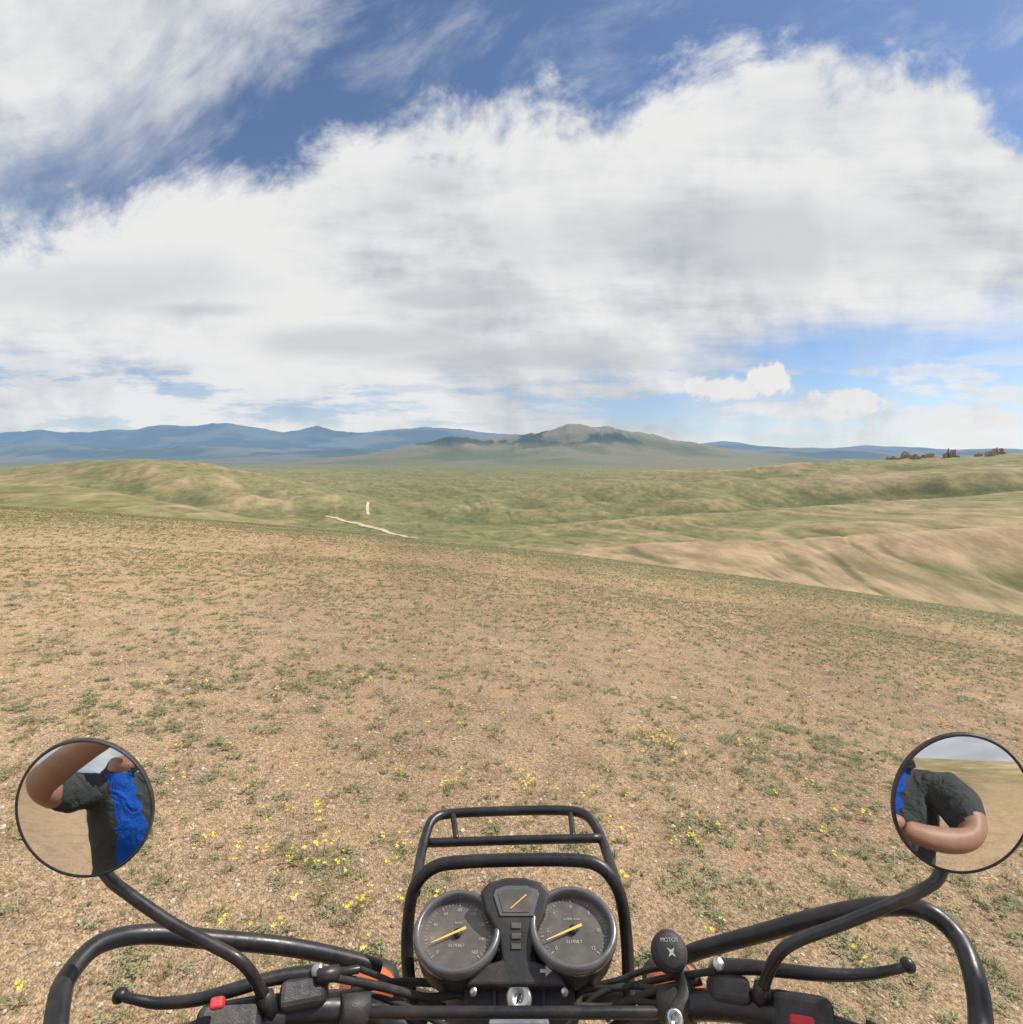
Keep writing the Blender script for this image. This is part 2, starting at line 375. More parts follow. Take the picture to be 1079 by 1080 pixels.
cv=MIX(nt,1.0,att.outputs['Color'],COMB(nt,kt,kt,kt),'MULTIPLY')
cv=MIX(nt,MA(nt,'MULTIPLY',SS(nt,dist,120,260,0,.22),SS(nt,f1,.57,.66)),cv,MIX(nt,SS(nt,dist,5000,9000),(.40,.30,.19,1),(.2,.18,.11,1)))
cv=MIX(nt,MA(nt,'MULTIPLY',near,SS(nt,sepv.outputs[1],0.80,0.95,0,0.5)),cv,(0.62,0.52,0.40,1))
cv=MIX(nt,MA(nt,'MULTIPLY',nearm,SS(nt,g3,0.5,0.72,0,0.32)),cv,(0.39,0.21,0.12,1))
nt.links.new(cv,B.inputs['Base Color']); B.inputs['Roughness'].default_value=0.95
B.inputs['Specular IOR Level'].default_value=0.1
bmp=nd(nt,'ShaderNodeBump'); bmp.inputs['Distance'].default_value=0.016
hh=MA(nt,'MULTIPLY_ADD',vor.outputs['Distance'],-0.6,g2)
nt.links.new(hh,bmp.inputs['Height']); nt.links.new(MA(nt,'MULTIPLY',nearm,0.9),bmp.inputs['Strength'])
nt.links.new(bmp.outputs[0],B.inputs['Normal'])
em=nd(nt,'ShaderNodeEmission'); em.inputs[0].default_value=(0.235,0.375,0.575,1)  # aerial haze painted into the ground shader as blue emission, growing with distance
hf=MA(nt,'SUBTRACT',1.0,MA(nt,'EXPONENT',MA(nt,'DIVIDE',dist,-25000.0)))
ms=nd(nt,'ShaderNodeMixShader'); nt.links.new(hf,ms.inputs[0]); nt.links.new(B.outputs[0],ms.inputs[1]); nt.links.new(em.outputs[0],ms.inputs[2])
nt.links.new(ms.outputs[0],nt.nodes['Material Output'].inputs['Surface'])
# ------------------------------------------------------------ dirt track
mt_,nt,B=newmat("track_dirt"); geo=nd(nt,'ShaderNodeNewGeometry')
cc=MIX(nt,NOI(nt,geo.outputs['Position'],0.15,5,.7),(.40,.32,.22,1),(.62,.51,.38,1)); nt.links.new(cc,B.inputs['Base Color']); B.inputs['Roughness'].default_value=1
def track(px,wid):
    P=[ray_ground(*p,dmin=160) for p in px]; P=catmull([Vector((a[0],a[1],0)) for a in P],10)
    vs=[];fs=[]
    for i_,p in enumerate(P):
        t=(P[min(i_+1,len(P)-1)]-P[max(0,i_-1)]).normalized(); n=Vector((-t.y,t.x,0))
        for s in (1,.33,-.33,-1):
            q_=p+n*(s*wid*(1+0.2*math.sin(i_*.7)+.1*math.sin(i_*1.9+s))); vs.append((q_.x,q_.y,float(height(np.array([q_.x]),np.array([q_.y]))[0])+0.5))
    for i_ in range(len(P)-1):
        for s in range(3):
            a=i_*4+s; fs.append((a,a+4,a+5,a+1))
    return add_obj("dirt_track",vs,fs,[mt_])
track([(344,545),(352,546),(362,549),(376,552),(390,556),(406,560),(424,565),(444,570)],4.4)
track([(389,543),(388,537),(389,530)],2.2)
# ------------------------------------------------------------ rock outcrops
mr,nt,B=newmat("rock"); geo=nd(nt,'ShaderNodeNewGeometry')
cc=MIX(nt,NOI(nt,geo.outputs['Position'],0.4,6,.7),(.16,.13,.11,1),(.42,.34,.28,1)); nt.links.new(cc,B.inputs['Base Color']); B.inputs['Roughness'].default_value=.95
def outcrop(px,wpx,hpx,seed):
    a=(px-540)/540; dd=np.linspace(600,2600,500); hh_=height(a*dd,dd); gy_=dd[int(np.argmax((hh_-1.6)/dd))]*0.985; gx_=a*gy_; s=gy_/540
    R_=random.Random(seed); vs=[];fs=[]
    for j in range(12):
        bm=bmesh.new(); bmesh.ops.create_icosphere(bm,subdivisions=2,radius=1)
        sc=R_.uniform(.2,.55); cx=R_.uniform(-.5,.5)*wpx*s; cy=R_.uniform(-.4,.4)*wpx*s
        hgt=hpx*s*R_.uniform(.4,1.0)*(1-abs(cx)/(wpx*s)); base=len(vs)
        zg=float(height(np.array([gx_+cx]),np.array([gy_+cy]))[0])
        for v in bm.verts:
            k_=1+0.5*(hsh(np.int64(int(v.co.x*50)),np.int64(int(v.co.y*50+v.co.z*77)),seed+j)-.5)
            vs.append((gx_+cx+v.co.x*sc*wpx*s*.33*k_,gy_+cy+v.co.y*sc*wpx*s*.33*k_,zg+v.co.z*hgt*k_))
        for f in bm.faces: fs.append(tuple(v.index+base for v in f.verts))
        bm.free()
    return add_obj("rock_outcrop",vs,fs,[mr],smooth=False)
outcrop(958,34,9,1); outcrop(1000,11,11,2); outcrop(1045,24,9,3)
# ------------------------------------------------------------ instanced vegetation
def protocol(name): return bpy.data.collections.new(name)
def scatter(name,pts,scales,coll):
    me=bpy.data.meshes.new(name); me.vertices.add(len(pts)); me.vertices.foreach_set('co',np.asarray(pts,np.float32).ravel()); me.update()
    a=me.attributes.new('psc','FLOAT','POINT'); a.data.foreach_set('value',np.asarray(scales,np.float32))
    ob=bpy.data.objects.new(name,me); scene.collection.objects.link(ob)
    ng=bpy.data.node_groups.new(name+"_gn",'GeometryNodeTree')
    ng.interface.new_socket("Geometry",in_out='INPUT',socket_type='NodeSocketGeometry'); ng.interface.new_socket("Geometry",in_out='OUTPUT',socket_type='NodeSocketGeometry')
    gi=ng.nodes.new('NodeGroupInput'); go=ng.nodes.new('NodeGroupOutput')
    ci=ng.nodes.new('GeometryNodeCollectionInfo'); ci.inputs[0].default_value=coll; ci.inputs[1].default_value=True; ci.inputs[2].default_value=True
    ip=ng.nodes.new('GeometryNodeInstanceOnPoints'); ip.inputs['Pick Instance'].default_value=True
    rv=ng.nodes.new('FunctionNodeRandomValue'); rv.data_type='FLOAT_VECTOR'
    rv.inputs[0].default_value=(-0.15,-0.15,0); rv.inputs[1].default_value=(0.15,0.15,6.283)
    na=ng.nodes.new('GeometryNodeInputNamedAttribute'); na.data_type='FLOAT'; na.inputs['Name'].default_value='psc'
    ng.links.new(gi.outputs[0],ip.inputs['Points']); ng.links.new(ci.outputs[0],ip.inputs['Instance'])
    ng.links.new(rv.outputs[0],ip.inputs['Rotation']); ng.links.new(na.outputs[0],ip.inputs['Scale'])
    ng.links.new(ip.outputs[0],go.inputs[0])
    md=ob.modifiers.new("scatter",'NODES'); md.node_group=ng
    return ob
def leafmat(name,a,b,c):
    m,nt,B=newmat(name); oi=nd(nt,'ShaderNodeObjectInfo'); r1=oi.outputs['Random']
    x1=MIX(nt,SS(nt,r1,0.0,0.6),a,b); x2=MIX(nt,SS(nt,r1,0.6,1.0,0,.85),x1,c)
    nt.links.new(x2,B.inputs['Base Color']); B.inputs['Roughness'].default_value=.7; B.inputs['Specular IOR Level'].default_value=.25
    return m
mg=leafmat("grass_blades",(.17,.19,.07,1),(.27,.26,.115,1),(.44,.37,.19,1))
mh=leafmat("herb_leaves",(.18,.21,.10,1),(.27,.28,.15,1),(.34,.31,.16,1))
cg=protocol("grass_tufts")
def tuft(name,seed,nb,rad_,hgt,wid,leafy):
    R_=random.Random(seed); vs=[];fs=[]
    for j in range(nb):
        a=R_.uniform(0,6.283); rr_=rad_*math.sqrt(R_.random())*.5; b=a+R_.uniform(-.8,.8)
        bx,by=rr_*math.cos(a),rr_*math.sin(a); H=hgt*R_.uniform(.5,1.1); lean=rad_*R_.uniform(.3,1.1)
        wx,wy=-math.sin(b)*wid*R_.uniform(.7,1.3),math.cos(b)*wid
        if not leafy:
            base=len(vs)
            for t,ww in ((0,1),(.5,.8),(1,.05)):
                cx=bx+math.cos(b)*lean*t*t; cy=by+math.sin(b)*lean*t*t; cz=H*(t-.25*t*t)-.004
                vs+= [(cx-wx*ww,cy-wy*ww,cz),(cx+wx*ww,cy+wy*ww,cz)]
            fs+=[(base,base+1,base+3,base+2),(base+2,base+3,base+5,base+4)]
        else:
            for q_ in range(5):
                t=(q_+1)/5; cx=bx+math.cos(b)*lean*t; cy=by+math.sin(b)*lean*t; cz=H*t*(1-.3*t)
                a2=R_.uniform(0,6.283); L_=.011*R_.uniform(.7,1.4); ww=.0035*R_.uniform(.8,1.4); base=len(vs)
                dx,dy,dz=math.cos(a2)*L_,math.sin(a2)*L_,R_.uniform(.0,.009); px_,py_=-math.sin(a2)*ww,math.cos(a2)*ww
                vs+=[(cx,cy,cz),(cx+dx*.5+px_,cy+dy*.5+py_,cz+dz*.7),(cx+dx,cy+dy,cz+dz),(cx+dx*.5-px_,cy+dy*.5-py_,cz+dz*.7)]
                fs.append((base,base+1,base+2,base+3))
    return add_obj(name,vs,fs,[mh if leafy else mg],None,False,cg)
tuft("grass_tuft_a",1,32,.045,.05,.0012,False); tuft("grass_tuft_b",2,42,.06,.038,.0012,False)
tuft("grass_tuft_c",3,20,.03,.06,.0013,False); tuft("herb_a",4,17,.045,.03,.001,True)
tuft("herb_b",5,24,.055,.025,.001,True); tuft("herb_c",6,12,.03,.042,.001,True)
def sample(n,r0,r1,a=math.radians(58),pw=1.0):
    u=rng.random(n); rr_=r0+(r1-r0)*u**pw; th=rng.uniform(-a,a,n); return rr_*np.sin(th),rr_*np.cos(th),rr_
P=[];S=[]
for (n,r0,r1,s0,s1,pw) in [(9000,.7,5,.35,1.0,.55),(42000,4.5,15,.4,1.05,.6),(80000,14,42,.7,1.5,.62),(52000,38,85,1.4,2.5,.8)]:
    xx,yy,rr_=sample(n,r0,r1,pw=pw)
    den=fbm(xx/.16,yy/.16,2,71)*.34+fbm(xx/2.4,yy/2.4,3,72)*.20+.23
    th=.53-.08*sst(rr_,3,25); keep=den+rng.normal(0,.07,n)>th
    xx,yy=xx[keep],yy[keep]; zz_=height(xx,yy); P.append(np.stack([xx,yy,zz_],1)); S.append(s0+(s1-s0)*rng.random(len(xx))**1.4)
scatter("grass",np.vstack(P),np.concatenate(S),cg)
cpb=protocol("pebbles"); mp,nt,B=newmat("pebble_stone"); oi=nd(nt,'ShaderNodeObjectInfo')
nt.links.new(MIX(nt,oi.outputs['Random'],(.28,.18,.11,1),(.58,.48,.38,1)),B.inputs['Base Color']); B.inputs['Roughness'].default_value=.85
for j in range(4):
    bm=bmesh.new(); bmesh.ops.create_icosphere(bm,subdivisions=1,radius=.0045)
    R_=random.Random(j)
    for v in bm.verts: v.co=Vector((v.co.x*(1+R_.uniform(-.3,.5)),v.co.y*(1+R_.uniform(-.3,.3)),v.co.z*R_.uniform(.5,.9)))
    pm=bpy.data.meshes.new("pebble"); bm.to_mesh(pm); bm.free(); pm.materials.append(mp); cpb.objects.link(bpy.data.objects.new("pebble",pm))
xx,yy,rr_=sample(42000,.7,9,pw=.7); zz_=height(xx,yy)+.001
scatter("gravel",np.stack([xx,yy,zz_],1),np.exp(rng.normal(-.25,.45,len(xx)))*(1+.1*rr_),cpb)
cf=protocol("flowers"); mf,nt,B=newmat("petal_yellow"); B.inputs['Base Color'].default_value=(.82,.68,.03,1); B.inputs['Roughness'].default_value=.6
for j in range(3):
    R_=random.Random(20+j); vs=[];fs=[];mi=[]
    for f_ in range(1+j):
        cx,cy,cz=R_.uniform(-.03,.03),R_.uniform(-.03,.03),R_.uniform(.04,.07); base=len(vs)
        vs+=[(cx*.4,cy*.4-.001,0),(cx*.4+.0015,cy*.4+.001,0),(cx+.001,cy,cz),(cx-.001,cy,cz)]; fs.append((base,base+1,base+2,base+3)); mi.append(0)
        tx,ty=R_.uniform(-.4,.4),R_.uniform(-.4,.4)
        for p_ in range(5):
            a=p_*1.2566+R_.random(); L_=.0082; base=len(vs); q_=[(0,0,0)]
            for da,l_ in ((-.42,.75),(-.18,1.05),(.18,1.05),(.42,.75)): q_.append((math.cos(a+da)*L_*l_,math.sin(a+da)*L_*l_,.003))
            for v in q_: vs.append((cx+v[0],cy+v[1],cz+v[2]+v[0]*tx+v[1]*ty))
            fs.append(tuple(range(base,base+5))); mi.append(1)
    o=add_obj("flower",vs,fs,[mg,mf],None,False,cf); o.data.polygons.foreach_set('material_index',mi)
P=[];
for (px,py,n,s) in [(692,778,22,.15),(700,788,10,.15),(500,828,10,.16),(322,860,11,.2),(300,868,6,.14),(345,905,10,.14),(330,912,7,.12),(730,888,10,.12),(725,865,7,.2),(568,838,9,.16),(520,845,8,.16),(405,958,6,.08),(375,968,4,.06),(290,975,5,.08),(800,798,10,.2),(740,810,7,.2),(490,760,9,.3),(640,880,7,.15),(545,870,5,.15),(870,905,4,.15),(420,905,5,.12),(265,895,5,.2),(930,640,40,3),(780,700,18,1.2),(600,700,16,1.2),(910,790,8,.3),(430,790,8,.3),(200,870,5,.3),(700,670,18,1.5),(850,690,16,1.2)]:
    gx_,gy_,gz_=ray_ground(px,py); 
    xx=gx_+rng.normal(0,s*.6,n); yy=gy_+rng.normal(0,s*.6,n); P.append(np.stack([xx,yy,height(xx,yy)],1))
xx,yy,rr_=sample(1300,1,20,pw=.75); P.append(np.stack([xx,yy,height(xx,yy)],1))
P=np.vstack(P); scatter("yellow_flowers",P,rng.uniform(.6,1.15,len(P)),cf)
P2=P[rng.random(len(P))<.6]; scatter("flower_foliage",P2,rng.uniform(.5,.95,len(P2)),cg)
# ------------------------------------------------------------ bike materials
def paint(name,col,rough,dust=.12,coat=0,metal=0,bump=0.0,bs=300):
    m,nt,B=newmat(name); tcn=nd(nt,'ShaderNodeTexCoord'); v=tcn.outputs['Object']
    n_=NOI(nt,v,28,6,.65); n2_=NOI(nt,v,140,4,.6)
    c=MIX(nt,SS(nt,n_,.42,.75,0,dust),(*col,1),(.30,.24,.18,1)); nt.links.new(c,B.inputs['Base Color'])
    nt.links.new(SS(nt,n2_,.3,.7,rough-.07,rough+.12),B.inputs['Roughness']); B.inputs['Metallic'].default_value=metal
    B.inputs['Coat Weight'].default_value=coat
    if bump:
        b_=nd(nt,'ShaderNodeBump'); b_.inputs['Distance'].default_value=bump; b_.inputs['Strength'].default_value=.6
        nt.links.new(NOI(nt,v,bs,3,.6),b_.inputs['Height']); nt.links.new(b_.outputs[0],B.inputs['Normal'])
    return m
blk=paint("black_paint",(.013,.013,.015),.38,.10,.1)
plas=paint("black_plastic",(.021,.021,.023),.52,.15,0,0,.0006,600)
rub=paint("rubber",(.018,.018,.018),.75,.16,0,0,.001,200)
alu=paint("worn_aluminium",(.55,.55,.54),.35,.15,0,1)
ring=paint("bezel_ring",(.15,.15,.155),.30,.12,.3,.4)
face=paint("gauge_face",(.085,.077,.068),.42,.50,.6)
white=paint("gauge_marking",(.42,.40,.36),.6,.1)
yel=paint("pointer_yellow",(.78,.52,.10),.5,.0)
red=paint("red_switch",(.55,.02,.03),.4,.05)
org=paint("orange_lens",(.62,.13,.02),.25,.12,.6)
bike=empty("motorcycle")
T=lambda name,pp,r,mat=blk,**k: tube(name,[W(*p) for p in pp],r,mat,bike,**k)
T("hand_guard_bar_1",[(400,1022,.57),(370,1012,.56),(300,998,.53),(215,990,.50),(155,985,.48),(105,996,.45),(72,1030,.42),(62,1062,.40),(60,1110,.375),(85,1150,.36),(120,1160,.36)],.0080)
T("hand_guard_bar_2",[(722,1008,.57),(745,1000,.56),(800,985,.54),(870,966,.51),(930,956,.49),(975,960,.47),(1010,988,.45),(1028,1030,.42),(1035,1080,.40),(1030,1130,.375),(990,1165,.36)],.0080)
T("handlebar",[(60,1155,.355),(160,1115,.39),(240,1082,.43),(320,1066,.46),(385,1068,.48),(435,1090,.49),(480,1118,.50),(545,1122,.5),(610,1118,.50),(660,1088,.49),(705,1064,.48),(760,1060,.46),(830,1072,.43),(920,1105,.39),(1020,1155,.355)],.0112)
T("grip_1",[(50,1160,.352),(100,1140,.37),(165,1113,.392)],.0165,rub); T("grip_2",[(1030,1160,.352),(980,1134,.37),(915,1104,.392)],.0165,rub)
T("crossbar",[(372,1068,.475),(460,1068,.47),(620,1068,.47),(712,1068,.475)],.0048)
T("clutch_lever",[(128,1050,.425),(142,1054,.425),(170,1058,.43),(210,1054,.435),(250,1043,.445),(292,1031,.46),(340,1026,.475)],[.0034,.0034,.0042,.0048,.0052,.0056,.007])
T("brake_lever",[(957,1019,.425),(942,1023,.425),(910,1028,.43),(870,1028,.435),(830,1024,.445),(790,1020,.46),(755,1020,.475)],[.0034,.0034,.0042,.0048,.0052,.0056,.007])
def ball(name,c,r,mat,sc=(1,1,1),par=None):
    bm=bmesh.new(); bmesh.ops.create_uvsphere(bm,u_segments=24,v_segments=16,radius=r)
    for v in bm.verts: v.co=Vector((v.co.x*sc[0],v.co.y*sc[1],v.co.z*sc[2]))+c
    m_=bpy.data.meshes.new(name); bm.to_mesh(m_); bm.free(); m_.materials.append(mat); m_.polygons.foreach_set('use_smooth',[True]*len(m_.polygons))
    o=bpy.data.objects.new(name,m_); scene.collection.objects.link(o); o.parent=par or bike; return o
ball("clutch_lever_tip",W(127,1050,.425),.0056,blk); ball("brake_lever_tip",W(958,1018,.425),.0056,blk)
barL=(W(320,1066,.46)-W(240,1082,.43)).normalized(); barR=(W(760,1060,.46)-W(830,1072,.43)).normalized()
nup=Vector((0,-.55,.83))
box("clutch_perch",W(322,1048,.46),(barL,nup,barL.cross(nup)),(.040,.022,.022),plas,bike,.006)
box("brake_perch",W(768,1044,.46),(barR,nup,barR.cross(nup)),(.036,.022,.022),plas,bike,.006)
box("left_switch_housing",W(246,1082,.425),(barL,nup,barL.cross(nup)),(.050,.028,.032),plas,bike,.007)
box("right_switch_housing",W(842,1074,.425),(barR,nup,barR.cross(nup)),(.050,.028,.032),plas,bike,.007)
box("left_red_button",W(230,1058,.412),(barL,nup,barL.cross(nup)),(.010,.007,.008),red,bike,.002)
box("right_red_switch",W(846,1077,.400),(barR,nup,barR.cross(nup)),(.018,.005,.007),red,bike,.002)
lathe("clutch_pivot_bolt",W(336,1024,.472),nup,[(.0,.007),(.005,.007),(.006,.005),(.006,-.012)],alu,bike,6)
lathe("cable_adjuster",W(345,1028,.47),barL,[(.004,-.01),(.0065,-.008),(.0065,.010),(.0035,.012),(.0035,.03)],blk,bike,12)
lathe("brake_pivot_bolt",W(757,1018,.472),nup,[(.0,.007),(.005,.007),(.006,.005),(.006,-.012)],alu,bike,6)
def clamp(name,c,ax,r=.0155,L=.014,mat=plas): lathe(name,c,ax,[(.001,-L),(r-.002,-L),(r,-L+.002),(r,L-.002),(r-.002,L),(.001,L)],mat,bike,24)
clamp("bar_clamp_1",W(372,1066,.476),barL); clamp("bar_clamp_2",W(714,1064,.476),barR)
clamp("bar_clamp_3",W(286,1072,.446),barL,.0145,.010); clamp("bar_clamp_4",W(800,1066,.446),barR,.0145,.010)
T("rack_loop_near",[(434,1060,.55),(430,1000,.57),(433,955,.583),(441,930,.59),(460,914,.597),(490,909,.60),(545,907,.60),(600,907,.60),(630,912,.597),(648,930,.59),(657,955,.583),(662,1000,.57),(664,1060,.55)],.0070)
T("rack_loop_far",[(438,942,.592),(444,905,.66),(450,880,.70),(458,864,.725),(478,858,.74),(545,855,.745),(598,855,.74),(620,861,.725),(633,880,.70),(642,905,.66),(654,942,.592)],.0064)
T("rack_cross_tube",[(449,889,.69),(545,886,.692),(635,884,.69)],.0056)
T("rack_stub_1",[(478,858,.738),(482,886,.69)],.004); T("rack_stub_2",[(602,856,.738),(605,884,.69)],.004)
GN=Vector((0,-math.cos(math.radians(78)),math.sin(math.radians(78))))
def gauge(nm,px,py,D,tip,tail,labels):
    c=W(px,py,D); e1,e2,n=frame(GN); R=.0440; q9=.90
    lathe(nm+"_cup",c,n,[(.020,-.052),(.034,-.048),(.0415,-.03),(R,-.012),(R,-.002)],plas,bike,64,q9)
    lathe(nm+"_bezel",c,n,[(R,-.006),(R+.0015,-.004),(R+.0018,.002),(R+.0005,.005),(R-.002,.0065),(R-.0045,.0055),(R-.0055,.002),(R-.006,-.004)],ring,bike,64,q9)
    lathe(nm+"_face",c,n,[(R-.004,-.0035),(.0001,-.0035)],face,bike,64,q9)
    vs=[];fs=[]
    def bar(a,r0,r1,w_):
        dr=e1*math.cos(a)+e2*(math.sin(a)*q9); tn=e1*-math.sin(a)+e2*math.cos(a); b=len(vs)
        for rr0,s in ((r0,-1),(r0,1),(r1,1),(r1,-1)): vs.append(c+dr*rr0+tn*(w_*s)+n*-.0029)
        fs.append((b,b+1,b+2,b+3))
    for i_ in range(41):
        a=math.radians(225-270*i_/40); bar(a,.0325 if i_%5 else .0310,.0345,.00018 if i_%5 else .00035)
    add_obj(nm+"_ticks",vs,fs,[white],bike,False)
    def txt(s_,p_,size):
        cu=bpy.data.curves.new(nm+"_legend",'FONT'); cu.body=s_; cu.size=size; cu.align_x='CENTER'; cu.align_y='CENTER'; cu.materials.append(white)
        o=bpy.data.objects.new(nm+"_legend",cu); scene.collection.objects.link(o); o.parent=bike
        M=Matrix((e1,e2,n)).transposed().to_4x4(); M.translation=p_; o.matrix_world=M
    for i_,t in enumerate(labels):
        a=math.radians(225-270*i_/(len(labels)-1)); txt(t,c+(e1*math.cos(a)+e2*(math.sin(a)*q9))*.0265+n*-.0029,.0046)
    txt("km/h" if len(labels)>8 else "x1000 r/min",c+e2*.011+n*-.0029,.0036); txt("011938.7",c+e2*-.011+n*-.0029,.0044)
    pc=c+n*.0005; a=PL(tip[0],tip[1],pc,n); b=PL(tail[0],tail[1],pc,n); dr=(a-b).normalized(); tn=n.cross(dr)
    add_obj(nm+"_pointer",[a+tn*.0004,a-tn*.0004,b-tn*.0014,b+tn*.0014],[(0,1,2,3)],[yel],bike,False)
    lathe(nm+"_hub",c,n,[(.0042,-.003),(.0040,.000),(.0,.0004)],plas,bike,24)
gauge("speedometer",483,983,.535,(455,994),(492,978),["0","20","40","60","80","100","120","140","160"])
gauge("tachometer",605,979,.535,(577,991),(614,975),["0","2","4","6","8","10","12"])
GP=Vector((0,-math.cos(math.radians(60)),math.sin(math.radians(60))))
cpod=W(544,975,.535)
plate("gauge_pod",[(507,940),(516,930),(535,925),(554,925),(572,930),(580,940),(576,962),(566,985),(560,1012),(590,1020),(598,1040),(492,1040),(500,1020),(530,1012),(526,985),(513,962)],cpod,GP,.03,plas,bike,.003)
pf=cpod+GP*.0012
plate("fuel_gauge_bezel",[(521,944),(523,938),(534,934),(556,934),(567,938),(569,944),(563,966),(528,966)],pf,GP,.002,ring,bike,.0004)
plate("fuel_gauge_window",[(526,942),(535,938),(555,938),(565,942),(559,962),(531,962)],pf+GP*.0008,GP,.002,face,bike,.0002)
plate("fuel_gauge_needle",[(538,958),(540,958),(556,944),(555,943)],pf+GP*.0018,GP,.0003,yel,bike,0)
for j,(a,b) in enumerate([(545,976),(545,987),(545,998)]):
    plate("indicator_lamp_%d"%(j+1),[(a-5,b-3),(a+5,b-3),(a+5,b+3),(a-5,b+3)],pf,GP,.001,face,bike,.0003)
plate("arrow_mark",[(570,1022),(576,1022),(576,1018),(583,1024),(576,1030),(576,1026),(570,1026)],cpod+GP*.0008,GP,.0005,white,bike,0)
plate("top_clamp_cover",[(489,1042),(494,1036),(602,1036),(607,1042),(606,1085),(600,1100),(496,1100),(490,1085)],W(548,1060,.50),nup,.022,plas,bike,.004)
ck=W(548,1052,.497)
lathe("ignition_lock",ck,nup,[(.0001,.004),(.004,.004),(.0045,.006),(.010,.006),(.0125,.0045),(.013,0),(.013,-.01)],alu,bike,40)
box("ignition_key_slot",ck+nup.normalized()*.0045,(Vector((.3,1,0)),Vector((1,-.3,0)),nup),(.008,.002,.002),blk,bike,.0003)
for j,(s,yq) in enumerate(((500,1046),(596,1046),(500,1066),(596,1066))): lathe("cover_screw_%d"%(j+1),W(s,yq,.4965),nup,[(.0001,.003),(.003,.003),(.0036,.002),(.0036,-.004)],alu if j<2 else blk,bike,16)
plate("cover_rib_1",[(520,1038),(524,1038),(524,1084),(520,1084)],W(548,1060,.4975),nup,.003,blk,bike,.0005)
plate("cover_rib_2",[(572,1038),(576,1038),(576,1084),(572,1084)],W(548,1060,.4975),nup,.003,blk,bike,.0005)
box("lower_bracket",W(548,1078,.465),(RX,nup,RX.cross(nup)),(.055,.005,.006),alu,bike,.002)
cc_=W(706,1004,.50)
lathe("accessory_cap",cc_,nup,[(.0001,.010),(.0125,.010),(.014,.009),(.0155,.0065),(.0165,.006),(.0168,-.004),(.014,-.012)],plas,bike,40)
e1,e2,n=frame(nup); vs=[cc_+n*.0104]; 
for k_ in range(8):
    a=math.pi/4*k_+math.pi/4; rr0=.0052 if k_%2==0 else .0016; vs.append(cc_+n*.0104-e2*.002+(e1*math.cos(a)+e2*math.sin(a))*rr0)
add_obj("accessory_emblem",vs,[(0,k_+1,(k_+1)%8+1) for k_ in range(8)],[white],bike,False)
cu=bpy.data.curves.new("accessory_text",'FONT'); cu.body="MOTOR"; cu.size=.0048; cu.align_x='CENTER'; cu.materials.append(white); o=bpy.data.objects.new("accessory_text",cu); scene.collection.objects.link(o); o.parent=bike
M=Matrix((e1,e2,n)).transposed().to_4x4(); M.translation=cc_+e2*.0058+n*.0104; o.matrix_world=M
T("accessory_arm",[(712,1015,.50),(722,1032,.49),(724,1050,.475),(716,1066,.465),(708,1082,.46)],[.008,.0085,.008,.0075,.008],plas)
lathe("accessory_bolt",W(712,1075,.45),nup,[(.0001,.001),(.0035,.001),(.004,.004),(.0064,.004),(.007,.003),(.007,-.008)],alu,bike,24)
for s,(a,b) in enumerate([(388,1042),(712,1038)]):
    c=W(a,b,.61); ball("turn_signal_lens_%d"%(s+1),c,.031,org,(1.1,.7,.7)); 
    ball("turn_signal_body_%d"%(s+1),c+Vector((0,.014,-.006)),.032,plas,(1.1,.7,.7))
    tube("turn_signal_stalk_%d"%(s+1),[c,Vector((c.x*.35,c.y+.02,c.z-.05))],.009,plas,bike,smoothp=False)
cab=[[(345,1029,.468),(400,1040,.49),(450,1052,.50),(488,1050,.51),(505,1075,.5)],[(300,1054,.46),(370,1047,.49),(430,1062,.49),(480,1088,.48)],
[(380,1022,.55),(410,1034,.54),(440,1050,.53),(470,1062,.52)],[(372,1044,.50),(420,1036,.53),(470,1038,.53),(500,1046,.53)],
[(755,1024,.468),(700,1032,.50),(655,1042,.50),(618,1044,.51),(600,1060,.52)],[(770,1050,.46),(720,1050,.48),(670,1040,.50),(630,1050,.50),(600,1085,.49)],
[(740,1034,.48),(690,1046,.49),(650,1062,.49),(605,1062,.49)],[(716,1018,.52),(680,1024,.53),(652,1034,.53),(615,1042,.53)],[(700,1060,.48),(660,1056,.49),(640,1075,.49)],
[(250,1066,.43),(300,1062,.45),(350,1058,.47),(400,1062,.485),(450,1080,.49)],[(860,1062,.43),(800,1052,.45),(760,1050,.47),(700,1056,.48),(650,1080,.49)]]
for j,c in enumerate(cab): T("cable_%d"%(j+1),c,.0028 if j%3 else .0036,rub,seg=10)
